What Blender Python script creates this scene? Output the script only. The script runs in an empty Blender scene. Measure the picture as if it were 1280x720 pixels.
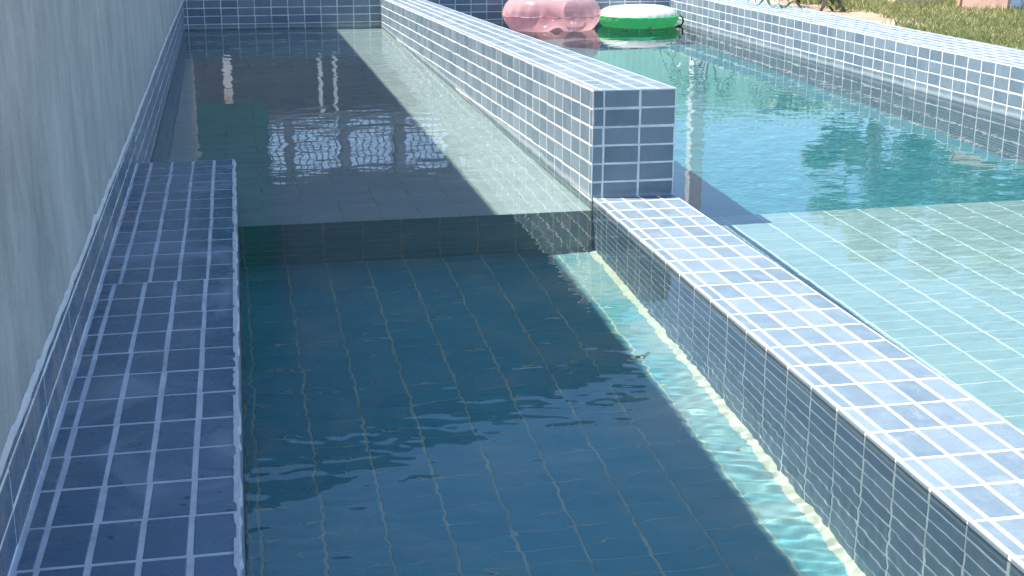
import bpy, bmesh, math, random
import numpy as np
from mathutils import Vector, Matrix, noise
random.seed(7)
rng = np.random.default_rng(11)
U = 0.16                       # one tile length in metres; every coordinate below is in tile lengths
SH, SV = 0.5114, 0.4824        # short side of a tile on tops and on faces
scn = bpy.context.scene
C = scn.collection
R = math.radians

# ------------------------------------------------------------------ camera
CP = Vector((0.2813, -13.3397, 7.6762)); PITCH, YAW = 0.2809, 0.1971
cam_d = bpy.data.cameras.new('camera'); cam = bpy.data.objects.new('camera', cam_d); C.objects.link(cam)
cam_d.sensor_width = 36.0; cam_d.lens = 36.0 * 1689.84 / 1280.0
cam_d.clip_start = 0.05; cam_d.clip_end = 2000
cam.location = CP * U
cam.rotation_euler = (math.pi / 2 - PITCH, 0, -YAW)
scn.camera = cam
FW = Vector((math.sin(YAW) * math.cos(PITCH), math.cos(YAW) * math.cos(PITCH), -math.sin(PITCH)))
RT = Vector((math.cos(YAW), -math.sin(YAW), 0)); UP = RT.cross(FW)
def px(p):
    d = Vector(p) - CP; w = d.dot(FW)
    if w < 0.1: return None
    return (640 + 1689.84 * d.dot(RT) / w, 360 - 1689.84 * d.dot(UP) / w, w)

# ------------------------------------------------------------------ light
SUN = Vector((-0.546, 0.14, 1.0)).normalized()          # towards the sun
elev = math.asin(SUN.z); az = math.atan2(SUN.x, SUN.y)
w = bpy.data.worlds.new('World'); scn.world = w; w.use_nodes = True
nt = w.node_tree; nt.nodes.clear()
sky = nt.nodes.new('ShaderNodeTexSky'); sky.sky_type = 'NISHITA'; sky.sun_disc = False
sky.sun_elevation = elev; sky.sun_rotation = az; sky.air_density = 0.85; sky.dust_density = 0.3; sky.ozone_density = 2.2
bg = nt.nodes.new('ShaderNodeBackground'); bg.inputs['Strength'].default_value = 0.11
wo = nt.nodes.new('ShaderNodeOutputWorld')
nt.links.new(sky.outputs[0], bg.inputs[0]); nt.links.new(bg.outputs[0], wo.inputs[0])
sl = bpy.data.lights.new('sun', 'SUN'); sl.energy = 3.5; sl.angle = R(0.55); sl.color = (1.0, 0.95, 0.87)
sun = bpy.data.objects.new('sun', sl); C.objects.link(sun)
sun.rotation_euler = SUN.to_track_quat('Z', 'Y').to_euler(); sun.location = (0, 0, 12)
sl.cycles.is_caustics_light = True
vs = scn.view_settings
vs.view_transform = 'Standard'; vs.look = 'None'; vs.exposure = 1.52; vs.gamma = 1.0; vs.use_curve_mapping = False
cy = scn.cycles
cy.max_bounces = 10; cy.diffuse_bounces = 4; cy.glossy_bounces = 5; cy.transmission_bounces = 8
cy.transparent_max_bounces = 16; cy.volume_bounces = 0
cy.caustics_refractive = True; cy.caustics_reflective = False; cy.sample_clamp_indirect = 6.0; cy.blur_glossy = 0.3
cy.use_denoising = True

# ------------------------------------------------------------------ materials
def mat(name):
    m = bpy.data.materials.new(name); m.use_nodes = True
    n = m.node_tree; b = n.nodes['Principled BSDF']
    return m, n, b
def N(n, t, **k):
    x = n.nodes.new(t)
    for a, v in k.items(): setattr(x, a, v)
    return x
def noise_node(n, scale, detail=4, rough=0.55, vec=None, dist=0.0):
    t = N(n, 'ShaderNodeTexNoise'); t.inputs['Scale'].default_value = scale; t.inputs['Detail'].default_value = detail
    t.inputs['Roughness'].default_value = rough; t.inputs['Distortion'].default_value = dist
    if vec is not None: n.links.new(vec, t.inputs['Vector'])
    return t
def mapr(n, src, a, b, c=0.0, d=1.0):
    m = N(n, 'ShaderNodeMapRange'); n.links.new(src, m.inputs[0])
    for i, v in enumerate((a, b, c, d)): m.inputs[i + 1].default_value = v
    return m.outputs[0]
def math_(n, op, a, b=None):
    m = N(n, 'ShaderNodeMath', operation=op)
    for i, s in enumerate((a, b)):
        if s is None: continue
        if isinstance(s, (int, float)): m.inputs[i].default_value = s
        else: n.links.new(s, m.inputs[i])
    return m.outputs[0]
def mix(n, fac, a, b):
    m = N(n, 'ShaderNodeMix', data_type='RGBA')
    if isinstance(fac, (int, float)): m.inputs[0].default_value = fac
    else: n.links.new(fac, m.inputs[0])
    for i, s in ((6, a), (7, b)):
        if isinstance(s, tuple): m.inputs[i].default_value = (*s, 1)
        else: n.links.new(s, m.inputs[i])
    return m.outputs[2]
def pos(n):
    return N(n, 'ShaderNodeNewGeometry').outputs['Position']
def bump(n, b, h, strength=0.3, dist=0.002):
    x = N(n, 'ShaderNodeBump'); x.inputs['Strength'].default_value = strength; x.inputs['Distance'].default_value = dist
    n.links.new(h, x.inputs['Height']); n.links.new(x.outputs[0], b.inputs['Normal'])

def tile_mat(name, c1, c2, stain=False, rough=0.22, lit_tint=0.0):
    m, n, b = mat(name)
    g = N(n, 'ShaderNodeNewGeometry'); oi = N(n, 'ShaderNodeObjectInfo')
    rnd = math_(n, 'FRACT', math_(n, 'ADD', g.outputs['Random Per Island'], oi.outputs['Random']))
    p = g.outputs['Position']
    base = mix(n, rnd, c1, c2)
    n1 = noise_node(n, 14, 5, 0.6, p)
    base = mix(n, mapr(n, n1.outputs[0], 0.35, 0.75, 0, 0.24), base, tuple(min(1, v * 1.5 + 0.01) for v in c2))
    n2 = noise_node(n, 160, 3, 0.6, p)
    base = mix(n, mapr(n, n2.outputs[0], 0.3, 0.75, 0, 0.28), base, tuple(v * 0.55 for v in c1))
    rr = mapr(n, n1.outputs[0], 0.3, 0.8, rough * 0.75, rough * 1.5)
    if stain:
        # dried lime film and dust on the ledge
        n3 = noise_node(n, 3.1, 5, 0.62, p, 0.6)
        film = mapr(n, n3.outputs[0], 0.50, 0.68, 0, 0.5)
        base = mix(n, film, base, (0.36, 0.40, 0.45))
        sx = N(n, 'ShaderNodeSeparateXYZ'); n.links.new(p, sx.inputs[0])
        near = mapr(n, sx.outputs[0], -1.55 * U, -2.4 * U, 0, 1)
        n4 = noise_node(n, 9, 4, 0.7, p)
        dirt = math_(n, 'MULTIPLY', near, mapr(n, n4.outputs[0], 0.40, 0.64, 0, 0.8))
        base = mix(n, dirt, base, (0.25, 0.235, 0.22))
        n5 = noise_node(n, 26, 2, 0.5, p)
        spot = math_(n, 'MULTIPLY', mapr(n, n5.outputs[0], 0.71, 0.74), 0.8)
        base = mix(n, spot, base, (0.03, 0.035, 0.045))
        rr = math_(n, 'ADD', rr, math_(n, 'MULTIPLY', film, 0.5))
    elif lit_tint:
        # cloudy pale tint, thickest toward the low divider: sunlit strip painted into the colour
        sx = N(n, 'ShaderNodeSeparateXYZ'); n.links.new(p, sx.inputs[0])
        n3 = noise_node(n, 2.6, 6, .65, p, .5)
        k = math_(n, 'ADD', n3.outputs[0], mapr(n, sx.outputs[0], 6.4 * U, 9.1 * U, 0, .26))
        base = mix(n, mapr(n, k, .50, .80, 0, lit_tint), base, (0.40, 0.45, 0.41))
    else:
        # lime left by the water just above its level, on upright faces only
        sz = N(n, 'ShaderNodeSeparateXYZ'); n.links.new(p, sz.inputs[0]); sn = N(n, 'ShaderNodeSeparateXYZ'); n.links.new(g.outputs['True Normal'], sn.inputs[0])
        nl = noise_node(n, 7, 5, .65, p); zz = math_(n, 'ADD', sz.outputs[2], math_(n, 'MULTIPLY', nl.outputs[0], -0.03))
        band = math_(n, 'MULTIPLY', mapr(n, zz, -0.012, 0.002), mapr(n, zz, 0.022, 0.004))
        band = math_(n, 'MULTIPLY', band, mapr(n, math_(n, 'ABSOLUTE', sn.outputs[2]), 0.6, 0.3, 0, 0.55))
        base = mix(n, band, base, (0.50, 0.53, 0.52))
        # faint runs of lime down the faces and splash marks on the tops
        mp = N(n, 'ShaderNodeMapping'); n.links.new(p, mp.inputs[0]); mp.inputs['Scale'].default_value = (1, 1, 0.25)
        nr = noise_node(n, 11, 5, .7, mp.outputs[0], .4)
        base = mix(n, mapr(n, nr.outputs[0], .56, .74, 0, .24), base, (0.42, 0.46, 0.49))
        rr = math_(n, 'ADD', rr, mapr(n, nr.outputs[0], .5, .75, 0, .25))
    n.links.new(base, b.inputs['Base Color']); n.links.new(rr, b.inputs['Roughness'])
    b.inputs['Specular IOR Level'].default_value = 0.4
    nb = noise_node(n, 30, 3, 0.5, p)
    bump(n, b, nb.outputs[0], 0.14, 0.004)
    return m
T1, T2 = (0.128, 0.184, 0.234), (0.222, 0.282, 0.328)
M_TILE = tile_mat('glazed_tile', T1, T2, rough=0.42)
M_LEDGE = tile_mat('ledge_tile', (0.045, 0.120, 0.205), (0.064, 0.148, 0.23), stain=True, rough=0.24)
M_FLOOR = tile_mat('shelf_tile', (0.44, 0.465, 0.455), (0.52, 0.54, 0.52), rough=0.5)
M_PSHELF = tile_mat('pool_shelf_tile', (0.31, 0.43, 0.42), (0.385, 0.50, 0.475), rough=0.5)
M_DEEP = tile_mat('deep_tile', (0.065, 0.325, 0.375), (0.095, 0.375, 0.41), rough=0.5, lit_tint=.75)
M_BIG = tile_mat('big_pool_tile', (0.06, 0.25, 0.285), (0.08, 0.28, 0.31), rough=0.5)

def grout_mat(name, c, dark, s=9.0, amt=0.7):
    m, n, b = mat(name); p = pos(n)
    a = noise_node(n, s, 6, 0.65, p); a2 = noise_node(n, 70, 4, 0.6, p)
    col = mix(n, mapr(n, a.outputs[0], 0.42, 0.72, 0, amt), c, dark)
    col = mix(n, mapr(n, a2.outputs[0], 0.3, 0.7, 0, 0.25), col, tuple(v * 0.6 for v in c))
    n.links.new(col, b.inputs['Base Color']); b.inputs['Roughness'].default_value = 0.85
    bump(n, b, a2.outputs[0], 0.5, 0.003)
    return m
M_GROUT = grout_mat('white_grout', (0.86, 0.87, 0.87), (0.44, 0.46, 0.46))
M_GLEDGE = grout_mat('ledge_grout', (0.64, 0.68, 0.71), (0.34, 0.32, 0.33), 8)
M_GFLOOR = grout_mat('algae_grout', (0.56, 0.60, 0.46), (0.15, 0.30, 0.27), 6.5, 1.0)
M_GSHELF = grout_mat('shelf_grout', (0.80, 0.83, 0.76), (0.60, 0.66, 0.58), 5, 0.8)
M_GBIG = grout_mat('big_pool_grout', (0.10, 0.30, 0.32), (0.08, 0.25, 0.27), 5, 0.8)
M_BEAD = grout_mat('mortar', (0.66, 0.68, 0.69), (0.48, 0.50, 0.52), 12)
M_CREAM = grout_mat('cream_mortar', (0.80, 0.76, 0.58), (0.62, 0.60, 0.42), 10)

def plaster_mat(name, c1, c2, streak=True):
    m, n, b = mat(name); p = pos(n)
    mp = N(n, 'ShaderNodeMapping'); n.links.new(p, mp.inputs[0]); mp.inputs['Scale'].default_value = (1, 1, 0.5 if streak else 1)
    a = noise_node(n, 5.0, 7, 0.66, mp.outputs[0], 0.3)
    a2 = noise_node(n, 22, 5, 0.6, mp.outputs[0]); a3 = noise_node(n, 90, 4, 0.6, p); a4 = noise_node(n, 1.6, 4, 0.6, p)
    col = mix(n, mapr(n, a.outputs[0], 0.3, 0.7), c1, c2)
    col = mix(n, mapr(n, a2.outputs[0], 0.45, 0.75, 0, 0.35), col, tuple(v * 0.72 for v in c1))
    col = mix(n, mapr(n, a4.outputs[0], 0.5, 0.75, 0, 0.4), col, tuple(min(1, v * 1.18) for v in c2))
    col = mix(n, mapr(n, a3.outputs[0], 0.62, 0.75, 0, 0.35), col, tuple(v * 0.6 for v in c1))
    n.links.new(col, b.inputs['Base Color']); b.inputs['Roughness'].default_value = 0.9
    bump(n, b, math_(n, 'ADD', a3.outputs[0], math_(n, 'MULTIPLY', a.outputs[0], 1.5)), 0.85, 0.006)
    return m
M_PLASTER = plaster_mat('grey_plaster', (0.27, 0.30, 0.292), (0.46, 0.485, 0.465))

def plain(name, c, rough=0.6, var=0.25, scale=20, metal=0.0):
    m, n, b = mat(name); p = pos(n)
    a = noise_node(n, scale, 5, 0.6, p)
    col = mix(n, mapr(n, a.outputs[0], 0.3, 0.7), tuple(v * (1 - var) for v in c), tuple(min(1, v * (1 + var * 0.6)) for v in c))
    n.links.new(col, b.inputs['Base Color']); b.inputs['Roughness'].default_value = rough; b.inputs['Metallic'].default_value = metal
    bump(n, b, a.outputs[0], 0.2, 0.004)
    return m

# water: a refracting surface, mirror-like by the Fresnel law
m, n, b = mat('pool_water'); n.nodes.remove(b)
out = n.nodes['Material Output']
rf = N(n, 'ShaderNodeBsdfRefraction'); rf.inputs['IOR'].default_value = 1.333; rf.inputs['Roughness'].default_value = 0.0
rf.inputs['Color'].default_value = (0.86, 0.965, 0.975, 1)
gs_ = N(n, 'ShaderNodeBsdfGlossy'); gs_.inputs['Roughness'].default_value = 0.0
fr = N(n, 'ShaderNodeFresnel'); fr.inputs['IOR'].default_value = 1.333
ms = N(n, 'ShaderNodeMixShader'); n.links.new(fr.outputs[0], ms.inputs[0]); n.links.new(rf.outputs[0], ms.inputs[1]); n.links.new(gs_.outputs[0], ms.inputs[2])
n.links.new(ms.outputs[0], out.inputs['Surface'])
M_WATER = m

# ------------------------------------------------------------------ mesh helpers
def V(p): return (p[0] * U, p[1] * U, p[2] * U)
def link(name, me, parent=None, m=None, smooth=False):
    o = bpy.data.objects.new(name, me); C.objects.link(o)
    if parent is not None: o.parent = parent
    if m is not None and not me.materials: me.materials.append(m)
    if smooth and len(me.polygons): me.polygons.foreach_set('use_smooth', [True] * len(me.polygons))
    return o
def pydata(name, verts, faces, m=None, parent=None, smooth=False):
    me = bpy.data.meshes.new(name); me.from_pydata([V(v) for v in verts], [], faces); me.update()
    return link(name, me, parent, m, smooth)
def thing(name, label, cat, group=None):
    o = bpy.data.objects.new(name, None); C.objects.link(o); o.empty_display_size = 0.1
    return tag(o, label, cat, group)
def tag(o, label, cat, group=None):
    o['label'] = label; o['category'] = cat
    if group: o['group'] = group
    return o
def structure(o): o['kind'] = 'structure'; return o
def stuff(o): o['kind'] = 'stuff'; return o
HEX = [(0, 3, 2, 1), (4, 5, 6, 7), (0, 1, 5, 4), (1, 2, 6, 5), (2, 3, 7, 6), (3, 0, 4, 7)]
def hexa(name, b4, t4, m, parent=None, bevel=0.0):
    """solid from four bottom and four top corners, counter-clockwise from above"""
    bm = bmesh.new()
    vs_ = [bm.verts.new(V(p)) for p in list(b4) + list(t4)]
    for f in HEX: bm.faces.new([vs_[i] for i in f])
    if bevel: bmesh.ops.bevel(bm, geom=list(bm.edges), offset=bevel * U, segments=2, profile=0.6, affect='EDGES')
    me = bpy.data.meshes.new(name); bm.to_mesh(me); bm.free()
    return link(name, me, parent, m)
def box(name, x0, x1, y0, y1, z0, z1, m, parent=None, bevel=0.0):
    return hexa(name, [(x0, y0, z0), (x1, y0, z0), (x1, y1, z0), (x0, y1, z0)], [(x0, y0, z1), (x1, y0, z1), (x1, y1, z1), (x0, y1, z1)], m, parent, bevel)

# ------------------------------------------------------------------ tiles
BASE, TOPH, BEV = -0.03, 0.0085, 0.012
def tile_geo(wd, ht):
    a, c = wd / 2, ht / 2; e = min(BEV, a * 0.4, c * 0.4)
    lv = [(a, c, BASE), (a, c, TOPH - e * 0.45), (a - e, c - e, TOPH)]
    vs_ = []
    for x, y, z in lv: vs_ += [(-x, -y, z), (x, -y, z), (x, y, z), (-x, y, z)]
    fs = []
    for k in (0, 4):
        for i in range(4): fs.append((k + i, k + (i + 1) % 4, k + 4 + (i + 1) % 4, k + 4 + i))
    fs.append((8, 9, 10, 11))
    return vs_, fs
_cache = {}
def tile_mesh(wd, ht, m):
    key = (round(wd, 2), round(ht, 2), m.name)
    if key not in _cache:
        vs_, fs = tile_geo(wd, ht)
        me = bpy.data.meshes.new('tile'); me.from_pydata([V(v) for v in vs_], [], fs); me.materials.append(m); _cache[key] = me
    return _cache[key]
def bounds(length, first, step):
    """tile boundaries along a side: the first joint at `first`, then every `step`"""
    b = [0.0]; s = first
    while s <= 0.06: s += step
    while s < length - 0.06: b.append(s); s += step
    b.append(length); return b
class Tiles:
    def __init__(self): self.l = []
    def face(self, p00, p10, p01, p11, sb, tb, gs=0.05, gt=0.05, m=None, jitter=1.0):
        """tiles over a four-cornered face; sb, tb are boundaries in tile lengths along its two sides"""
        p00, p10, p01, p11 = map(Vector, (p00, p10, p01, p11)); S, T = sb[-1], tb[-1]
        def P(s, t):
            s /= S; t /= T
            return (p00 * (1 - s) + p10 * s) * (1 - t) + (p01 * (1 - s) + p11 * s) * t
        for i in range(len(sb) - 1):
            for j in range(len(tb) - 1):
                s0, s1, t0, t1 = sb[i], sb[i + 1], tb[j], tb[j + 1]
                c = P((s0 + s1) / 2, (t0 + t1) / 2)
                du = P(s1, (t0 + t1) / 2) - P(s0, (t0 + t1) / 2); dv = P((s0 + s1) / 2, t1) - P((s0 + s1) / 2, t0)
                wd, ht = du.length - gs, dv.length - gt
                if wd < 0.05 or ht < 0.05: continue
                nn = du.cross(dv).normalized(); x = du.normalized(); y = nn.cross(x)
                tl = 0.0042 * jitter; gq = lambda sd: max(-1.7 * sd, min(1.7 * sd, random.gauss(0, sd)))
                q = Matrix((x, y, nn)).transposed() @ Matrix.Rotation(gq(tl * min(1, .5 / ht)), 3, 'X') @ Matrix.Rotation(gq(tl * min(1, .5 / wd)), 3, 'Y') @ Matrix.Rotation(random.gauss(0, 0.006 * jitter), 3, 'Z')
                c = c + x * gq(0.008 * jitter) + y * gq(0.007 * jitter) + nn * gq(0.0016 * jitter)
                a = px(c); size = 0
                if a and -8 < a[0] < 1288 and -8 < a[1] < 728 and nn.dot(CP - c) > 0:
                    pr = [px(c + x * wd / 2 * e) for e in (-1, 1)] + [px(c + y * ht / 2 * e) for e in (-1, 1)]
                    if all(pr):
                        du2 = math.hypot(pr[1][0] - pr[0][0], pr[1][1] - pr[0][1]); dv2 = math.hypot(pr[3][0] - pr[2][0], pr[3][1] - pr[2][1])
                        size = math.sqrt(du2 * dv2)
                self.l.append((size, c, q, wd, ht, m))
    def build(self, root, m, limit=296, minpx=8.5):
        self.l.sort(key=lambda e: -e[0])
        vs_, fs, mi, mats, nfs = [], [], [], [], 0
        for k, (size, c, q, wd, ht, mm) in enumerate(self.l):
            mm = mm or m
            if k < limit and size >= minpx:
                o = bpy.data.objects.new('tile', tile_mesh(wd, ht, mm)); C.objects.link(o); o.parent = root
                mw = q.to_4x4(); mw.translation = c * U; o.matrix_local = mw
            else:
                v, f = tile_geo(wd, ht); b0 = len(vs_)
                vs_ += [tuple(c + q @ Vector(t)) for t in v]; fs += [tuple(b0 + i for i in g) for g in f]
                if mm not in mats: mats.append(mm)
                mi += [mats.index(mm)] * len(f)
        if vs_:
            o = pydata('tile_field', vs_, fs, None, root)
            for mm in mats: o.data.materials.append(mm)
            o.data.polygons.foreach_set('material_index', mi); stuff(o)

# ================================================================== POOL
Y0, YF = -3.0, 71.85           # near and far ends of the pool
YS = 20.4                      # step between channel deep end and shelf; end of the tall divider
ZD, ZS, ZR, ZP = -4.7, -1.0, -8.0, -2.6  # channel floor, shelves, floor of the big pool
YR = 20.7                      # edge of the shelf in the big pool
def wx(y): return -2.33 - 0.0083 * y          # face of the boundary wall
def lxl(y): return 9.05 + 0.007 * y           # left and right side of the dividers
def lxr(y): return 11.30 + 0.006 * y
XR = 27.74; ZRT = 1.83                        # face and top of the right-hand pool wall
ZL = 0.9945                                   # top of the ledge
ZLOW = 0.085
TN, TF = 2.92, 1.756                          # top of the tall divider at its near and far end
def rx(y): return 9.14 if y < 30 else 9.02

# --- boundary wall with tiled foot
t = thing('boundary_wall', 'tall grey plastered boundary wall in the shade along the left side of the channel', 'wall')
def wtop(y): return float(np.interp(y, [-3, 1, 12, 20, 45, 72], [2.2, 2.2, 2.17, 2.1, 2.05, 1.72]))
hexa('foot', [(-4, Y0 - 6, -5), (wx(Y0 - 6), Y0 - 6, -5), (wx(YF), YF, -5), (-4, YF, -5)],
     [(-4, Y0 - 6, 2.0), (wx(Y0 - 6), Y0 - 6, 2.0), (wx(YF), YF, 1.7), (-4, YF, 1.7)], M_GROUT, t)
# plaster: one sheet with an uneven surface and a ragged bottom edge
ys = np.concatenate([np.arange(-9, 30, 0.25), np.arange(30, 86, 0.6)])
zs = [0.0, 0.12, 0.3, 0.6, 1, 1.5, 2, 3, 4, 5, 6, 8, 10, 12, 14, 15.95]
vs_, fs = [], []
for y in ys:
    z0 = wtop(y) + 0.05 * noise.noise((y * 0.9, 3, 0)) + 0.03 * noise.noise((y * 3.7, 9, 0))
    for k, dz in enumerate(zs):
        z = z0 + dz * (15.95 - z0) / 15.95
        off = 0.055 + 0.02 * noise.noise((y * 0.35, z * 0.35, 5)) + 0.008 * noise.noise((y * 1.6, z * 1.6, 1))
        if k == 0: off = 0.03
        vs_.append((wx(y) + off, y, z))
nz = len(zs)
for i in range(len(ys) - 1):
    for k in range(nz - 1):
        a = i * nz + k; fs.append((a, a + nz, a + nz + 1, a + 1))
# lip under the plaster, top, back
b0 = len(vs_)
for y in ys: vs_ += [(wx(y) - 0.3, y, wtop(y) - 0.02), (wx(y) - 1.2, y, 15.95), (wx(y) - 1.2, y, 0)]
for i in range(len(ys) - 1):
    a = i * nz; c = b0 + i * 3
    fs += [(a, c, c + 3, a + nz), (a + nz - 1, a + 2 * nz - 1, c + 4, c + 1), (c + 1, c + 4, c + 5, c + 2)]
e = len(ys) - 1
fs += [(e * nz, b0 + e * 3, b0 + e * 3 + 1, e * nz + nz - 1)]
pydata('plaster', vs_, fs, M_PLASTER, t, True)
# mortar bead smeared along the plaster edge
vs_, fs = [], []
yb = np.concatenate([np.arange(-4, 30, 0.1), np.arange(30, YF, 0.35)])
for y in yb:
    zc = wtop(y) + 0.02 * noise.noise((y * 3.7, 9, 0)) + 0.05 * noise.noise((y * 0.9, 3, 0))
    a = 0.10 + 0.05 * noise.noise((y * 2.3, 20, 0)) + 0.06 * max(0, noise.noise((y * 0.8, 31, 0))); c = 0.06 + 0.03 * noise.noise((y * 2.9, 40, 0))
    x = wx(y)
    vs_ += [(x + 0.0, y, zc - c), (x + 0.055, y, zc - c * 0.7), (x + 0.088, y, zc + a * 0.4), (x + 0.05, y, zc + a + 0.02)]
for i in range(len(yb) - 1):
    for k in range(3):
        a = i * 4 + k; fs.append((a, a + 4, a + 5, a + 1))
pydata('mortar_bead', vs_, fs, M_BEAD, t, True)
tl = Tiles()
zt = ZL
L = YF - Y0
# tile band over the ledge (two full rows and a cut one), then down to the shelf past the ledge
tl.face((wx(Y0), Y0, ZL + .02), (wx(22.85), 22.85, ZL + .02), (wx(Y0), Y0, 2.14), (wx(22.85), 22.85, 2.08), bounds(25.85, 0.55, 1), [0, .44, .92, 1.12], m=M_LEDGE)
tl.face((wx(22.85), 22.85, ZS), (wx(YF), YF, ZS), (wx(22.85), 22.85, 2.08), (wx(YF), YF, 1.72), bounds(YF - 22.85, 0.7, 1), [k * 2.9 / 6 for k in range(7)])
tl.build(t, M_TILE)

# --- ledge on the left
t = thing('pool_ledge', 'long blue tiled ledge at the foot of the grey wall, stained with lime', 'ledge')
YE = 22.86
hexa('core', [(-3.0, Y0, ZD - .1), (0, Y0, ZD - .1), (0, YE, ZD - .1), (-3.0, YE, ZD - .1)], [(-3.0, Y0, ZL + .004), (0, Y0, ZL + .004), (0, YE, ZL + .004), (-3.0, YE, ZL + .004)], M_GLEDGE, t)
tl = Tiles()
sb = [2.36 + wx(0) + 0 for _ in range(0)]
def ledge_face(y0, y1, first):
    xw0, xw1 = wx(y0) + .03, wx(y1) + .03
    ww = -xw0
    sbn = [0.0] + [ww - SH * k for k in (4, 3, 2, 1)] + [ww]
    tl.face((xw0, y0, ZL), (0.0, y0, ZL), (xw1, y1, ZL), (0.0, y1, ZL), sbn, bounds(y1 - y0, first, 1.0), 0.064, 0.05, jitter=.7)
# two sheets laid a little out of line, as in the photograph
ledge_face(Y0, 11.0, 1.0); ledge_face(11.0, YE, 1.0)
tl.face((0, Y0, ZD), (0, YE, ZD), (0, Y0, ZL), (0, YE, ZL), bounds(YE - Y0, 1.0, 1.0), [k * (ZL - ZD) / 12 for k in range(13)], 0.05, 0.05, M_TILE)
tl.face((0, YE, ZS), (wx(YE), YE, ZS), (0, YE, ZL), (wx(YE), YE, ZL), bounds(2.5, 0.5, 1.0), [0, .5, 1, 1.5, 2.0], m=M_TILE)
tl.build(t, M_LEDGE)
# broken grout along the outer edge
vs_, fs = [], []
yb = np.arange(Y0, YE, 0.07)
for i, y in enumerate(yb):
    k = noise.noise((y * 0.9, 77, 0)) + 0.6 * noise.noise((y * 3.1, 78, 0))
    wdt = 0.045 + 0.03 * (k > -0.15) + 0.012 * noise.noise((y * 6, 79, 0)); h = 0.012 + 0.014 * (k > -0.15)
    vs_ += [(-wdt, y, ZL - .01), (-wdt + .012, y, ZL + h), (-0.006 + .02 * (k > 0.1), y, ZL + h), (0.012 + .02 * (k > 0.1), y, ZL - .07 - .05 * abs(k))]
for i in range(len(yb) - 1):
    for k in range(3):
        a = i * 4 + k; fs.append((a, a + 1, a + 5, a + 4))
pydata('edge_grout', vs_, fs, M_BEAD, t, False)

# --- tall divider
t = thing('tall_divider', 'tall tiled divider wall, sunlit, running away between channel and big pool', 'divider wall')
xa, xb, xc, xd = 9.15, 11.38, 9.02, 11.27     # near left/right, far left/right
hexa('core', [(xa, YS, ZR), (xb, YS, ZR), (xd, YF + .3, ZR), (xc, YF + .3, ZR)], [(xa, YS, TN + .003), (xb, YS, TN + .003), (xd, YF + .3, TF - .004), (xc, YF + .3, TF - .004)], M_GROUT, t)
tl = Tiles(); LT = YF - YS
wv = xb - xa
rows = [0.0] + [SV * k for k in range(1, 9)] + [TN - ZS]
hN, hF = TN - ZS, TF - ZS
def rows_down(h):                        # rows counted from the top edge downwards
    n_ = int(h / SV); return [0.0] + sorted(h - SV * k for k in range(1, n_ + 1) if h - SV * k > 0.04) + [h]
# left face (seen from -x): s runs from far to near so that the normal points to -x
tl.face((xc, YF, ZS - (TN - TF)), (xa, YS, ZS), (xc, YF, TF), (xa, YS, TN), bounds(LT, LT - 0.3 - int(LT - .3), 1.0), rows_down(hN), .058, .056)
tl.face((xb, YS, ZR), (xd, YF, ZR - (TN - TF)), (xb, YS, TN), (xd, YF, TF), bounds(LT, .3, 1.0), rows_down(TN - ZR), .058, .056)
# near end
tl.face((xa, YS, -1.0), (xb, YS, -1.0), (xa, YS, TN), (xb, YS, TN), [0, wv - 1.93, wv - .965, wv], rows_down(TN + 1.0), .058, .056)
# top
tl.face((xa, YS, TN), (xb, YS, TN), (xc, YF, TF), (xd, YF, TF), [0, .22] + [.22 + SH * k for k in (1, 2, 3)] + [wv], bounds(LT, .3, 1.0), .058, .056, jitter=.45)
tl.build(t, M_TILE)

# --- low divider
t = thing('low_divider', 'low tiled divider wall level with the water, in front of the tall one', 'divider wall')
hexa('core', [(lxl(Y0), Y0, ZD - .1), (lxr(Y0), Y0, ZD - .1), (lxr(YS), YS - .003, ZD - .1), (lxl(YS), YS - .003, ZD - .1)],
     [(lxl(Y0), Y0, ZLOW + .004), (lxr(Y0), Y0, ZLOW + .004), (lxr(YS), YS - .003, ZLOW + .004), (lxl(YS), YS - .003, ZLOW + .004)], M_GROUT, t)
tl = Tiles(); LB = YS - Y0; wl = lxr(Y0) - lxl(Y0)
tl.face((lxl(Y0), Y0, ZLOW), (lxr(Y0), Y0, ZLOW), (lxl(YS), YS, ZLOW), (lxr(YS), YS, ZLOW), [0, .24] + [.24 + SH * k for k in (1, 2, 3)] + [wl], bounds(LB, 0.85, 1.0), .058, .056, jitter=.6)
tl.face((lxl(YS), YS, ZD), (lxl(Y0), Y0, ZD), (lxl(YS), YS, ZLOW), (lxl(Y0), Y0, ZLOW), bounds(LB, .45, 1.0), rows_down(ZLOW - ZD), .058, .056)
tl.face((lxr(Y0), Y0, ZP), (lxr(YS), YS, ZP), (lxr(Y0), Y0, ZLOW), (lxr(YS), YS, ZLOW), bounds(LB, .45, 1.0), rows_down(ZLOW - ZP), .058, .056)
tl.build(t, M_TILE)
# cream mortar heaped along its foot
vs_, fs = [], []
yb = np.arange(Y0 + .1, YS - .05, 0.1)
for y in yb:
    a = 0.13 + 0.07 * noise.noise((y * 1.3, 50, 0)) + 0.05 * noise.noise((y * 4.1, 51, 0)); h = 0.10 + 0.05 * noise.noise((y * 2.2, 52, 0))
    x = lxl(y)
    vs_ += [(x - a - .05, y, ZD - .01), (x - a, y, ZD + h * .5), (x - a * .45, y, ZD + h), (x + .02, y, ZD + h * 1.7)]
for i in range(len(yb) - 1):
    for k in range(3):
        a = i * 4 + k; fs.append((a, a + 1, a + 5, a + 4))
pydata('foot_mortar', vs_, fs, M_CREAM, t, True)

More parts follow.
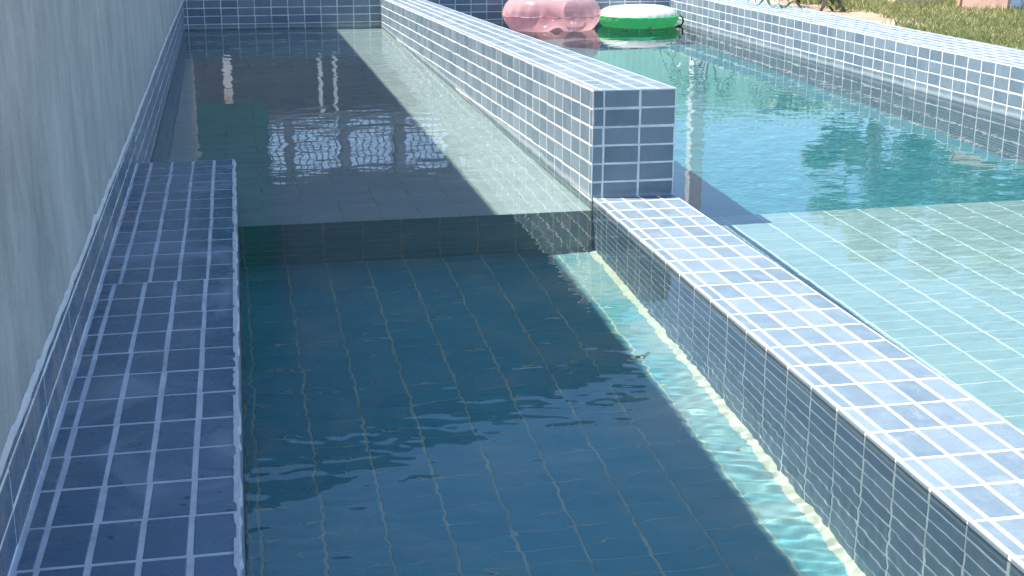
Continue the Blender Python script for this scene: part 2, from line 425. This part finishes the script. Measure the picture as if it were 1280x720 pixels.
# --- end wall of the channel and of the big pool
t = thing('channel_end_wall', 'shaded blue tiled wall closing the far end of the narrow channel', 'pool wall')
xl = wx(YF)
hexa('core', [(xl - 1, YF, -2), (xc + .02, YF, -2), (xc + .02, YF + 2.5, -2), (xl - 1, YF + 2.5, -2)], [(xl - 1, YF, TF), (xc + .02, YF, TF), (xc + .02, YF + 2.5, TF), (xl - 1, YF + 2.5, TF)], M_GROUT, t)
tl = Tiles(); wch = xc - xl
tl.face((xl, YF, ZS), (xc, YF, ZS), (xl, YF, TF), (xc, YF, TF), bounds(wch, wch - .7 - int(wch - .7), 1.0), rows_down(TF - ZS), .058, .054)
tl.face((xl, YF, TF), (xc, YF, TF), (xl, YF + 2.5, TF), (xc, YF + 2.5, TF), bounds(wch, .3, 1.0), bounds(2.5, .5, SH))
tl.build(t, M_TILE)
t = thing('pool_end_wall', 'shaded blue tiled wall behind the two floats at the far end of the big pool', 'pool wall')
hexa('core', [(xd + .03, YF, ZR - .2), (XR + .02, YF, ZR - .2), (XR + .02, YF + 2.5, ZR - .2), (xd + .03, YF + 2.5, ZR - .2)], [(xd + .03, YF, TF), (XR + .02, YF, TF), (XR + .02, YF + 2.5, TF), (xd + .03, YF + 2.5, TF)], M_GROUT, t)
tl = Tiles(); wbp = XR - xd
tl.face((xd, YF, ZR), (XR, YF, ZR), (xd, YF, TF), (XR, YF, TF), bounds(wbp, .4, 1.0), rows_down(TF - ZR), .058, .054)
tl.face((xd, YF, TF), (XR, YF, TF), (xd, YF + 2.5, TF), (XR, YF + 2.5, TF), bounds(wbp, .3, 1.0), bounds(2.5, .5, SH))
tl.build(t, M_TILE)

# --- right-hand wall with its broad tiled coping
t = thing('pool_side_wall', 'sunlit tiled side wall of the big pool with a broad coping beside the grass', 'pool wall')
XO = 30.95
hexa('core', [(XR, Y0 - 2, ZR - .2), (XO, Y0 - 2, ZR - .2), (XO, YF + 2.5, ZR - .2), (XR, YF + 2.5, ZR - .2)], [(XR, Y0 - 2, ZRT + .006), (XO, Y0 - 2, ZRT + .006), (XO, YF + 2.5, ZRT + .006), (XR, YF + 2.5, ZRT + .006)], M_GROUT, t)
tl = Tiles(); LRW = YF - Y0
f0 = 31.59 - Y0; f0 -= int(f0)
tl.face((XR, YF, ZR), (XR, Y0, ZR), (XR, YF, ZRT), (XR, Y0, ZRT), bounds(LRW, LRW - f0 - int(LRW - f0), 1.0), rows_down(ZRT - ZR), .058, .056)
tl.face((XR, Y0, ZRT), (XO, Y0, ZRT), (XR, YF, ZRT), (XO, YF, ZRT), bounds(XO - XR, .4, SH), bounds(LRW, f0, 1.0), .058, .056, jitter=.45)
tl.build(t, M_TILE)

# --- floors
def floor(name, x0, x1, y0, y1, z, cb, first_y, tm, gm=None, gs=.05):
    t = structure(bpy.data.objects.new(name, None)); C.objects.link(t)
    box('bed', x0, x1, y0, y1, z - 1, z, gm or M_GFLOOR, t)
    tl = Tiles()
    tl.face((x0, y0, z), (x1, y0, z), (x0, y1, z), (x1, y1, z), bounds(x1 - x0, cb - x0, 1.0), bounds(y1 - y0, first_y, SH), gs, .022, m=None, jitter=.7)
    tl.build(t, tm)
    return t
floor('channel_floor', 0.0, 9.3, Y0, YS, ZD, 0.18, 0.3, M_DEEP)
t = structure(bpy.data.objects.new('channel_shelf', None)); C.objects.link(t)
box('bed', -3.1, 9.18, YS, YF + .1, ZD - .5, ZS, M_GFLOOR, t)
tl = Tiles()
tl.face((-3, YS, ZS), (9.1, YS, ZS), (-3, YF, ZS), (9.1, YF, ZS), bounds(12.1, .66, 1.0), bounds(YF - YS, SH, SH), .05, .016, m=None, jitter=.7)
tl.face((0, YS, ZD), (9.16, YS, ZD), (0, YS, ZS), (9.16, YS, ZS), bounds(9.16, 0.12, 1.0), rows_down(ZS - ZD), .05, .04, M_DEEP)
tl.build(t, M_FLOOR)
floor('pool_shelf', 11.2, XR + .1, Y0, YR, ZP, 11.84, .2, M_PSHELF, M_GSHELF, .062)
t = structure(bpy.data.objects.new('pool_floor', None)); C.objects.link(t)
box('bed', 11.0, XR + .1, YR - .1, YF + .1, ZR - 1, ZR, M_GBIG, t)
box('step_face', 11.2, XR + .1, YR - .6, YR, ZR - .1, ZP - .2, M_PSHELF, t)
tl = Tiles()
tl.face((11.2, YR, ZR), (XR, YR, ZR), (11.2, YF, ZR), (XR, YF, ZR), bounds(XR - 11.2, .2, 1.0), bounds(YF - YR, .2, SH), .05, .016, m=None, jitter=.7)
tl.build(t, M_BIG)
structure(box('near_pool_wall', -3.5, XR + 3.2, Y0 - 2.0, Y0, ZR - 1, 0.6, M_GROUT))

# --- water
def wave(x, y):
    h = np.zeros_like(x); r = np.random.default_rng(5)
    for lam0, lam1, cnt, slope, spr in ((0.2, 0.38, 30, 0.0095, .45), (0.38, 0.8, 26, 0.0065, .5), (0.8, 2.2, 20, 0.008, .85), (3, 7, 8, 0.002, .6)):
        for _ in range(cnt):
            lam = math.exp(r.uniform(math.log(lam0), math.log(lam1))); th = r.normal(math.pi / 2 - 0.1, spr)
            k = 2 * math.pi / lam; a = slope / k * math.sqrt(2 / cnt) * r.uniform(.6, 1.4)
            h += a * np.sin(k * (x * math.cos(th) + y * math.sin(th)) + r.uniform(0, 6.28) + 0.5 * np.sin(x * .31 + r.uniform(0, 6)) + .5 * np.sin(y * .23 + r.uniform(0, 6)))
    gust = 0.75 + 0.3 * np.sin(x * .21 + y * .11 + 1) + 0.3 * np.sin(y * .27 - x * .13) + .15 * np.sin(x * .9 + 2 * np.sin(y * .3))
    shelter = np.where(x < 10, .96 - .08 * np.clip((y - 16) / 20, 0, 1), .62)      # the walls keep the wind off the channel
    return h * np.clip(gust, .3, 1.4) * shelter
wx_ = np.arange(-3.2, XR + .06, 0.09)
yy = [Y0 - .1]
while yy[-1] < YF + .1: yy.append(yy[-1] + 0.045 + max(0, yy[-1] - 15) * 0.0016)
wy_ = np.array(yy); GX, GY = np.meshgrid(wx_, wy_)
H = wave(GX, GY)
nx, ny = len(wx_), len(wy_)
top = np.stack([GX.ravel(), GY.ravel(), H.ravel()], 1)
idx = np.arange(nx * ny).reshape(ny, nx)
q = np.stack([idx[:-1, :-1].ravel(), idx[:-1, 1:].ravel(), idx[1:, 1:].ravel(), idx[1:, :-1].ravel()], 1)
# sides and bottom close the body
ring = np.concatenate([idx[0, :], idx[1:, -1], idx[-1, -2::-1], idx[-2:0:-1, 0]])
bot = top[ring].copy(); bot[:, 2] = ZR - .6
nb = len(ring); b0 = nx * ny
side = np.stack([np.roll(ring, -1), ring, b0 + np.arange(nb), b0 + np.roll(np.arange(nb), -1)], 1)
verts = np.concatenate([top, bot]) * U
me = bpy.data.meshes.new('water')
me.from_pydata(verts.tolist(), [], np.concatenate([q, side]).tolist() + [tuple(int(b0 + i) for i in range(nb - 1, -1, -1))])
me.materials.append(M_WATER)
fl = np.ones(len(me.polygons), bool); fl[len(q):] = False; me.polygons.foreach_set('use_smooth', fl); me.update()
water = bpy.data.objects.new('water', me); C.objects.link(water); structure(water)
water.cycles.is_caustics_caster = True

# ================================================================== SURROUNDINGS
ZG = 1.72
def ground_h(x, y): return ZG + .07 * noise.noise((x * .25, y * .25, 0)) + .03 * noise.noise((x * .9, y * .9, 3))
m, n, b = mat('sandy_soil'); p = pos(n)
a = noise_node(n, 2.2, 6, .62, p); a2 = noise_node(n, 40, 5, .7, p)
col = mix(n, mapr(n, a.outputs[0], .35, .7), (.36, .27, .19), (.50, .40, .30)); col = mix(n, mapr(n, a2.outputs[0], .4, .75, 0, .5), col, (.20, .15, .10))
n.links.new(col, b.inputs['Base Color']); b.inputs['Roughness'].default_value = .95; bump(n, b, a2.outputs[0], .8, .01)
M_SOIL = m
def sheet(xs, ys, zf, vs_, fs):
    b0 = len(vs_); ny_ = len(ys)
    for x in xs:
        for y in ys: vs_.append((x, y, zf(x, y)))
    for i in range(len(xs) - 1):
        for j in range(ny_ - 1):
            k = b0 + i * ny_ + j; fs.append((k, k + ny_, k + ny_ + 1, k + 1))
vs_, fs = [], []
sheet(list(np.arange(XO - .3, 75, 1.2)) + [90, 130, 300, 3000], [-3000, -200, -60] + list(np.arange(-4.9, 120, 1.4)) + [200, 600, 3000], ground_h, vs_, fs)
sheet([-3000, -300, -60, -20, -3.6], [-3000, -200, -40, -5, 20, 60, 80, 120, 300, 3000], lambda x, y: ZG, vs_, fs)
sheet([-3.6, 10, XO - .3], [YF + 2.4, 80, 100, 130, 300, 3000], lambda x, y: ZG - .12, vs_, fs)
sheet([-3.6, 10, XO - .3], [-3000, -200, -40, -4.9], lambda x, y: 0.55, vs_, fs)
structure(pydata('ground', vs_, fs, M_SOIL, None, True))

M_BOUNCE = plain('bounce_slab_pale', (.66, .65, .61), .85, .12, 5)
structure(box('bounce_slab', -3.4, 80, 84.0, 106.5, ZG - .5, ZG + .12, M_BOUNCE))  # pale slab out of frame, added to bounce sunlight onto fence and pillar
# grass
def leaf_mat(name, c1, c2, trans=.3, rough=.55):
    m, n, b = mat(name)
    g = N(n, 'ShaderNodeNewGeometry')
    col = mix(n, g.outputs['Random Per Island'], c1, c2)
    n.links.new(col, b.inputs['Base Color']); b.inputs['Roughness'].default_value = rough
    tr = N(n, 'ShaderNodeBsdfTranslucent'); n.links.new(col, tr.inputs[0])
    ms = N(n, 'ShaderNodeMixShader'); ms.inputs[0].default_value = trans
    n.links.new(b.outputs[0], ms.inputs[1]); n.links.new(tr.outputs[0], ms.inputs[2]); n.links.new(ms.outputs[0], n.nodes['Material Output'].inputs[0])
    return m
M_GRASS = leaf_mat('grass_blade', (.15, .21, .06), (.42, .42, .19), .4)
gv, gf = [], []
cnt = 0
while cnt < 90000:
    x = XO + .05 + 34 * random.random() ** 1.4; y = 28 + 55 * random.random()
    edge = .9 * noise.noise((x * .35, y * .35, 8)) + .5 * noise.noise((x * 1.3, y * 1.3, 2))
    soil = max(0, 1 - (x - XO) / 3.4) * min(1, max(0, (y - 46) / 6)) * 2.2
    if edge + .95 - soil - max(0, .25 - (x - XO)) * 2 < random.random() * .9: cnt += 1; continue
    cnt += 1
    z = ground_h(x, y) - .02; h = random.uniform(.12, .42) * (1 + .5 * noise.noise((x * .5, y * .5, 4))); wd = random.uniform(.018, .036)
    a = random.uniform(0, 6.28); dx, dy = math.cos(a), math.sin(a); l = random.uniform(.05, .3); la = random.uniform(0, 6.28)
    k = len(gv)
    gv += [(x - dx * wd, y - dy * wd, z), (x + dx * wd, y + dy * wd, z), (x + math.cos(la) * l * .4 + dx * wd * .6, y + math.sin(la) * l * .4 + dy * wd * .6, z + h * .6), (x + math.cos(la) * l, y + math.sin(la) * l, z + h)]
    gf += [(k, k + 1, k + 2), (k, k + 2, k + 3)]
stuff(pydata('grass', gv, gf, M_GRASS))

# --- plants
def tube_bm(bm, pts, rads, seg=7):
    rings = []
    for i, p in enumerate(pts):
        p = Vector(p); d = (Vector(pts[min(i + 1, len(pts) - 1)]) - Vector(pts[max(i - 1, 0)])).normalized()
        a = d.orthogonal().normalized(); c = d.cross(a)
        if rings:                                     # keep the rings from twisting
            a = (ref - d * ref.dot(d)).normalized(); c = d.cross(a)
        ref = a
        rings.append([bm.verts.new(V(p + (a * math.cos(k * 2 * math.pi / seg) + c * math.sin(k * 2 * math.pi / seg)) * rads[i])) for k in range(seg)])
    for i in range(len(rings) - 1):
        for k in range(seg): bm.faces.new((rings[i][k], rings[i][(k + 1) % seg], rings[i + 1][(k + 1) % seg], rings[i + 1][k]))
    bm.faces.new(rings[-1]); bm.faces.new(list(reversed(rings[0])))
def bm_obj(name, bm, m, parent=None, smooth=True):
    me = bpy.data.meshes.new(name); bm.to_mesh(me); bm.free(); return link(name, me, parent, m, smooth)
M_BARK = plain('bark', (.16, .12, .09), .9, .4, 25)
M_LEAF = leaf_mat('tree_leaf', (.055, .11, .03), (.21, .27, .08), .4)
M_LEAF2 = leaf_mat('shrub_leaf', (.03, .07, .025), (.09, .13, .05), .3, .35)
def leaves(blobs, per, size, seed):
    r = random.Random(seed); v, f = [], []
    for (cx, cy_, cz, rad) in blobs:
        for _ in range(per):
            d = Vector((r.gauss(0, 1), r.gauss(0, 1), r.gauss(0, .8))).normalized() * rad * r.random() ** .45
            p = Vector((cx, cy_, cz)) + d
            a = Vector((r.gauss(0, 1), r.gauss(0, 1), r.gauss(0, .5))).normalized(); bb = a.orthogonal().normalized(); s = size * r.uniform(.6, 1.4); k = len(v)
            v += [tuple(p - a * s), tuple(p + bb * s * .4), tuple(p + a * s), tuple(p - bb * s * .4)]; f.append((k, k + 1, k + 2, k + 3))
    return v, f
def tree(x, y, h, spread, label, seed, group=None):
    r = random.Random(seed); t = thing('tree', label, 'tree', group)
    bm = bmesh.new()
    tube_bm(bm, [(x, y, ZG - .2), (x + .1, y, ZG + h * .25), (x - .1, y + .1, ZG + h * .5), (x, y, ZG + h * .8)], [h * .035, h * .027, h * .02, h * .006])
    blobs = []
    for k in range(11):
        a = r.uniform(0, 6.28); z0 = ZG + h * r.uniform(.3, .6); rr = spread * r.uniform(.35, .9); ze = z0 + h * r.uniform(.08, .42)
        e_ = (x + math.cos(a) * rr, y + math.sin(a) * rr, ze)
        tube_bm(bm, [(x, y, z0), (x + math.cos(a) * rr * .5, y + math.sin(a) * rr * .5, (z0 + ze) / 2 + .3), e_], [h * .014, h * .009, h * .003], 5)
        blobs.append((*e_, spread * r.uniform(.25, .45)))
    blobs.append((x, y, ZG + h * .88, spread * .4))
    bm_obj('trunk', bm, M_BARK, t)
    v, f = leaves(blobs, 420, h * .024, seed); pydata('crown', v, f, M_LEAF, t)
tree(52.5, 92, 20, 5.5, 'slender leafy tree behind the far corner of the grass', 1)
tree(61, 88, 21, 6.5, 'broad dark leafy tree past the right end of the fence', 2)
tree(71, 84, 23, 8, 'tallest spreading tree at the far right of the garden', 3)
def frond_plant(x, y, z, label, seed, spec):
    t = thing('garden_plant', label, 'plant')
    bm = bmesh.new(); v, f = [], []
    r = random.Random(seed)
    for (dx, dy, rise, ln) in spec:
        pts = []
        for k in range(9):
            s = k / 8; pts.append(Vector((x + dx * s * ln, y + dy * s * ln, z + rise * math.sin(s * math.pi * .93))))
        tube_bm(bm, pts, [.05 * (1 - .7 * k / 8) for k in range(9)], 5)
        for k in range(2, 9):
            d = (pts[k] - pts[k - 1]).normalized(); sd = d.cross(Vector((0, 0, 1))).normalized()
            for sg in (-1, 1):
                l = .75 * (1 - .5 * abs(k - 5) / 5) * r.uniform(.8, 1.2); tip = pts[k] + sd * sg * l + d * l * .5 - Vector((0, 0, l * .45)); md = (pts[k] + tip) / 2 + Vector((0, 0, .06)); q0 = len(v)
                w_ = d * .12
                v += [tuple(pts[k]), tuple(md - w_), tuple(tip), tuple(md + w_)]; f.append((q0, q0 + 1, q0 + 2, q0 + 3))
    bm_obj('stem', bm, M_BARK, t); pydata('leaf_crown', v, f, M_LEAF2, t)
frond_plant(32.0, 61.3, ZG, 'drooping green plant hanging over the coping at the back, left one', 4, [(-.9, -.7, 2.6, 3.2), (-.5, -1, 2.4, 3.4), (-1, -.2, 2.8, 3.0), (.4, -.9, 2.5, 2.8), (.8, .3, 2.6, 2.6), (-.2, .9, 2.7, 2.4), (-.75, -.95, 1.5, 3.3)])
frond_plant(31.45, 56.8, ZG, 'small bent seedling with a bare stem on the sandy soil', 9, [(.75, .25, 1.5, 1.7), (.5, .6, 1.3, 1.3), (.9, -.2, 1.0, 1.2)])
frond_plant(30.6 + .9, 74.5, ZG, 'bushy palm-like plant behind the far right pool corner', 12, [(-.9, -.5, 3.4, 3.6), (-.6, -.9, 3.8, 3.6), (-1, .1, 3.0, 3.4), (.4, -.9, 3.5, 2.8), (.8, .3, 3.6, 2.6), (-.2, .9, 3.7, 2.4), (-.95, -.8, 2.2, 4.0)])

# --- things lying on the grass
M_RED = plain('red_board', (.50, .31, .24), .7, .25, 18); M_WHITE = plain('white_paint', (.70, .70, .69), .5, .15, 12); M_CREAMB = plain('cream_block', (.62, .55, .40), .8, .2, 10)
def leaning(name, part, x, y, wd, th, ht, rz, lean, m, label, cat, frame=None):
    t = thing(name, label, cat); t.location = V((x, y, ZG - .05)); t.rotation_euler = (lean, 0, rz)
    me = box(part, -wd / 2, wd / 2, 0, th, 0, ht, m, t, .03)
    if frame:
        for s in (-1, 1): box('batten', s * wd / 2 - .14, s * wd / 2 + .02, -.10, 0.0, 0.2, ht - .2, frame, t, .02)
    return t
leaning('wooden_board', 'panel', 40.6, 56.0, 2.6, .6, 5.5, R(-48), R(-12), M_RED, 'thick reddish board leaning upright on the grass', 'board', M_RED)
leaning('white_board', 'panel', 42.6, 55.6, 1.5, .25, 4.5, R(28), R(-30), M_WHITE, 'white board leaning on the grass beside the reddish board', 'board', M_WHITE)
t = thing('cream_slab', 'pale cream slab lying on the grass behind the reddish board', 'slab')
hexa('slab', [(37.6, 60.5, ZG - .1), (40.6, 59.8, ZG - .1), (41, 61.6, ZG - .1), (38, 62.2, ZG - .1)], [(37.6, 60.5, ZG + .62), (40.6, 59.8, ZG + .62), (41, 61.6, ZG + .7), (38, 62.2, ZG + .7)], M_CREAMB, t, .04)

# --- floats
def torus(name, Rm, rxy, rz, nu, nv, fn, m, parent, mats=None, sel=None):
    v, f, mi = [], [], []
    for i in range(nu):
        a = 2 * math.pi * i / nu
        for j in range(nv):
            c = 2 * math.pi * j / nv
            v.append(fn(a, c, (Rm + rxy * math.cos(c)) * math.cos(a), (Rm + rxy * math.cos(c)) * math.sin(a), rz * math.sin(c)))
    for i in range(nu):
        for j in range(nv):
            a, b_, c_, d_ = i * nv + j, ((i + 1) % nu) * nv + j, ((i + 1) % nu) * nv + (j + 1) % nv, i * nv + (j + 1) % nv
            f.append((a, b_, c_, d_)); mi.append(sel(2 * math.pi * (j + .5) / nv) if sel else 0)
    o = pydata(name, v, f, m, parent, True)
    for x in (mats or [])[1:]: o.data.materials.append(x)
    if sel: o.data.polygons.foreach_set('material_index', mi)
    return o
def vinyl(name, c, trans=0.0, rough=.22, alpha=1.0):
    m, n, b = mat(name); p = pos(n)
    a = noise_node(n, 9, 4, .6, p)
    col = mix(n, mapr(n, a.outputs[0], .35, .7), tuple(v * .88 for v in c), c)
    n.links.new(col, b.inputs['Base Color']); b.inputs['Roughness'].default_value = rough
    b.inputs['Coat Weight'].default_value = .3; b.inputs['Coat Roughness'].default_value = .08
    bump(n, b, noise_node(n, 26, 3, .5, p).outputs[0], .12, .01)
    if trans:
        tr = N(n, 'ShaderNodeBsdfTranslucent'); n.links.new(col, tr.inputs[0]); ms = N(n, 'ShaderNodeMixShader'); ms.inputs[0].default_value = trans
        n.links.new(b.outputs[0], ms.inputs[1]); n.links.new(tr.outputs[0], ms.inputs[2])
        last = ms
        if alpha < 1:
            tp = N(n, 'ShaderNodeBsdfTransparent'); tp.inputs[0].default_value = (1, .85, .86, 1); m2 = N(n, 'ShaderNodeMixShader')
            lw = N(n, 'ShaderNodeLayerWeight'); lw.inputs[0].default_value = .35
            n.links.new(mapr(n, lw.outputs['Facing'], 0, 1, alpha, 1.0), m2.inputs[0]); n.links.new(tp.outputs[0], m2.inputs[1]); n.links.new(ms.outputs[0], m2.inputs[2]); last = m2
        n.links.new(last.outputs[0], n.nodes['Material Output'].inputs[0])
    return m
M_PINK = vinyl('pink_vinyl', (.95, .66, .68), .6, .18, .45); M_PINKD = vinyl('pink_seam', (.82, .42, .45), .2); M_GREEN = vinyl('green_vinyl', (.22, .93, .42), .7); M_WV = vinyl('white_vinyl', (.80, .84, .80), .15)
M_DARK = plain('dark_cord', (.03, .035, .03), .7, .3, 30)
fx, fy = 19.05, 68.3
t = thing('pink_swim_ring', 'fat translucent pink inflatable swim ring floating by the far end wall', 'swim ring')
def pinkf(a, c, x, y, z):
    front = math.exp(-((a - (4.71 - .02)) ** 2) / .10)           # the underside arches up in front
    sag = .05 * math.sin(3 * a + 1) + .03 * math.sin(7 * a)
    z2 = z + .93 + sag * .6
    if z < 0: z2 += front * .38 * min(1, -z / .7)
    pinch = 1 + .025 * math.sin(22 * a) * max(0, 1 - abs(math.sin(c)) * 1.3)
    return (fx + x * pinch * 1.06, fy + y * pinch, z2)
torus('tube', 1.72, 1.06, 1.12, 88, 30, pinkf, M_PINK, t)
torus('seam', 1.72 + 1.07, .05, .018, 88, 6, lambda a, c, x, y, z: (fx + x * 1.06, fy + y, z + .88 + .03 * math.sin(3 * a + 1) + .03 * math.sin(9 * a)), M_PINKD, t)
pa = -1.35
bm = bmesh.new(); bmesh.ops.create_cone(bm, cap_ends=True, segments=14, radius1=.16 * U, radius2=.12 * U, depth=.18 * U)
vv = bm_obj('valve', bm, M_WV, t); vv.location = V((fx + .75, fy - 2.05, 1.80)); vv.rotation_euler = (.7, .2, 0)
o = hexa('label_patch', [(-.5, -.18, 0), (.5, -.18, 0), (.5, .18, 0), (-.5, .18, 0)], [(-.5, -.18, .02), (.5, -.18, .02), (.5, .18, .02), (-.5, .18, .02)], M_WV, t, 0)
o.location = V((fx + .05, fy - 1.98, 1.84)); o.rotation_euler = (.36, 0, .0)
gx, gy = 24.8, 69.28
t = thing('green_swim_ring', 'green inflatable swim ring with a white top floating in the pool corner', 'swim ring')
def greenf(a, c, x, y, z):
    w_ = .02 * math.sin(26 * a) * max(0, 1 - abs(c if c < 3.2 else c - 6.283) * 1.2)
    return (gx + x * (1 + w_), gy + y * (1 + w_), z + .52 + .02 * math.sin(2 * a))
torus('tube', 1.62, .88, .68, 96, 28, greenf, M_GREEN, t, [M_GREEN, M_WV], lambda c: 1 if .30 < c < 2.7 else 0)
torus('seam', 2.49, .06, .03, 96, 6, lambda a, c, x, y, z: (gx + x * (1 + .006 * math.sin(34 * a)), gy + y * (1 + .006 * math.sin(34 * a)), z + .66 + .015 * math.sin(17 * a)), M_GREEN, t)
t = thing('cord', 'dark coiled cord hanging off the right edge of the green ring', 'cord')
bm = bmesh.new()
tube_bm(bm, [(gx + 2.42, gy - .9, .72), (gx + 2.62, gy - .95, .5), (gx + 2.66, gy - .9, .25), (gx + 2.55, gy - .9, .06), (gx + 2.3, gy - 1.0, .03), (gx + 2.05, gy - 1.3, .03)], [.04, .05, .06, .06, .05, .03], 7); bm_obj('strand', bm, M_DARK, t)
M_DRY = leaf_mat('dry_leaf', (.07, .09, .04), (.20, .13, .06), .2)
def floating_leaf(x, y, label, rz, s=1.0, m=M_DRY):
    t = thing('fallen_leaf', label, 'leaf'); v, f = [], []
    for k in range(5):
        a = rz + (k - 2) * .55; l = s * (.45 - .06 * abs(k - 2)); q0 = len(v); d = Vector((math.cos(a), math.sin(a), 0)); sd = Vector((-d.y, d.x, 0))
        v += [(x, y, .03), tuple(Vector((x, y, .03)) + d * l * .5 + sd * l * .16 + Vector((0, 0, .06))), tuple(Vector((x, y, .04)) + d * l + Vector((0, 0, .04 * s))), tuple(Vector((x, y, .03)) + d * l * .5 - sd * l * .16 + Vector((0, 0, .03)))]
        f.append((q0, q0 + 1, q0 + 2, q0 + 3))
    pydata('blade', v, f, m, t)
floating_leaf(23.4, 66.55, 'dark green leaf floating under the left front of the green ring', 2.6, 1.3, M_LEAF2)
floating_leaf(24.8, 66.6, 'brown dry leaf floating under the middle of the green ring', 1.0, 1.1)
# small twig lying on the deep channel floor
bm = bmesh.new(); tx, ty = 8.25, 12.6
tube_bm(bm, [(tx - .25, ty - .06, ZD + .05), (tx, ty, ZD + .08), (tx + .2, ty + .18, ZD + .06)], [.012, .018, .008], 5)
tube_bm(bm, [(tx, ty, ZD + .08), (tx + .18, ty - .03, ZD + .06)], [.012, .006], 5)
tag(bm_obj('twig', bm, M_DARK), 'small dark twig lying on the channel floor at the shadow edge', 'twig')

# --- house behind the far end (seen mirrored in the water)
M_HOUSE = plaster_mat('house_render', (.17, .185, .195), (.25, .26, .265)); M_UPPER = plaster_mat('upper_render', (.085, .105, .12), (.125, .145, .155)); M_SHADE = plain('house_inner', (.15, .15, .15), .9, .3, 4); M_COL = plain('white_column', (.80, .79, .76), .7, .15, 8)
M_ROOF = plain('roof_tile', (.10, .115, .125), .8, .4, 14); M_GLASS = plain('dark_window', (.05, .06, .07), .15, .2, 3)
t = thing('house', 'grey two storey house with pillared porch and lattice gallery behind the channel end', 'house')
hx0, hx1, hy0, hy1 = -16.0, 35.5, 106.0, 109.6
box('back_wall', hx0, hx1, hy1 - .5, hy1, ZG - .2, 10.4, M_SHADE, t)
box('gallery_floor', hx0, hx1, hy0 - .5, hy1, 10.4, 11.8, M_HOUSE, t)
for y_ in (hy0 + .1, hy1 - .9):
    for k, x_ in enumerate(np.arange(hx0 + .2, hx1, 4.9)):
        box('pier', x_, x_ + .8, y_, y_ + .7, 11.8, 16.0, M_HOUSE, t)
# lattice of the gallery
bm = bmesh.new()
for x_ in np.arange(hx0, hx1, .62): bmesh.ops.create_cube(bm, size=1, matrix=Matrix.Translation(V((x_, hy0 + .3, 13.9))) @ Matrix.Diagonal((.13 * U, .13 * U, 4.2 * U, 1)))
for z_ in np.arange(12.1, 16, .62): bmesh.ops.create_cube(bm, size=1, matrix=Matrix.Translation(V(((hx0 + hx1) / 2, hy0 + .34, z_))) @ Matrix.Diagonal(((hx1 - hx0) * U, (.10 * U), .13 * U, 1)))
bm_obj('lattice', bm, M_HOUSE, t, False)
hexa('upper_wall', [(hx0, hy0, 16.0), (hx1, hy0, 16.0), (hx1, hy1, 16.0), (hx0, hy1, 16.0)], [(hx0, hy0, 49), (hx1, hy0, 35), (hx1, hy1, 35), (hx0, hy1, 49)], M_UPPER, t)
hexa('roof', [(hx0 - 1, hy0 - 1.6, 49.6), (hx1 + 1.4, hy0 - 1.6, 35.0), (hx1 + 1.4, hy1 + 1, 35.0), (hx0 - 1, hy1 + 1, 49.6)], [(hx0 - 1, hy0 - 1.6, 51), (hx1 + 1.4, hy0 - 1.6, 36.4), (hx1 + 1.4, hy1 + 1, 36.4), (hx0 - 1, hy1 + 1, 51)], M_ROOF, t)
for x_, w_ in ((-1.2, .7), (6.9, .32), (8.2, .28), (15.5, .8), (22.5, .7), (30, .8)):
    box('pillar', x_, x_ + w_, hy0 - .3, hy0 + .5, ZG - .1, 10.4, M_COL if x_ < 10 else M_HOUSE, t, .05)
for x_, w_ in ((11, 3), (18.5, 2.6)):
    box('door', x_, x_ + w_, hy1 - .65, hy1 - .5, ZG, 8.6, M_GLASS, t, .04)
M_NET = plain('green_net', (.018, .105, .07), .8, .3, 10)
t = thing('shade_cloth', 'green shade cloth hanging down the house front beside the grey wall', 'cloth')
vs_, fs = [], []
for i in range(25):
    for k in range(30):
        vs_.append((-5 + i * 7.4 / 24, hy0 - 1.9 + .16 * math.sin(i * 1.5) + .08 * math.sin(k * .6 + i), 9 + k * 26 / 29))
for i in range(24):
    for k in range(29):
        a = i * 30 + k; fs.append((a, a + 30, a + 31, a + 1))
o = pydata('cloth', vs_, fs, M_NET, t, True); sm = o.modifiers.new('thick', 'SOLIDIFY'); sm.thickness = .03 * U

# --- corrugated fence and the pillar at its end
M_FENCE = plain('fence_sheet', (.62, .86, .68), .5, .1, 3)
t = thing('metal_fence', 'pale grey green corrugated metal fence behind the big pool', 'fence')
fx0, fx1, fyy, fz = 28.6, 78.0, 97.0, 10.6
vs_, fs = [], []
nc = 690
for i in range(nc + 1):
    x_ = fx0 + (fx1 - fx0) * i / nc; y_ = fyy + .13 * math.sin(i * 2 * math.pi / 8)
    vs_ += [(x_, y_, ZG - .1), (x_, y_, fz), (x_, y_ + .05, fz), (x_, y_ + .05, ZG - .1)]
for i in range(nc):
    for k in range(4):
        a = i * 4 + k; b_ = i * 4 + (k + 1) % 4; fs.append((a, a + 4, b_ + 4, b_))
pydata('sheeting', vs_, fs, M_FENCE, t)
for x_ in np.arange(fx0 + 4, fx1, 7.5): box('post', x_, x_ + .4, fyy + .3, fyy + .7, ZG - .1, fz + .3, M_COL, t, .04)
t = thing('pillar', 'tall white rendered pillar standing before the left end of the metal fence', 'pillar')
box('shaft', 36.0, 37.1, 91.0, 92.1, ZG - .1, 22, M_COL, t, .06); box('cap', 35.8, 37.3, 90.8, 92.3, 22, 22.5, M_COL, t, .05); box('plinth', 35.85, 37.25, 90.85, 92.25, ZG - .1, 2.6, M_COL, t, .05)

# caustics land on everything that touches the water
for o in C.objects:
    if o.type == 'MESH' and o is not water: o.cycles.is_caustics_receiver = True
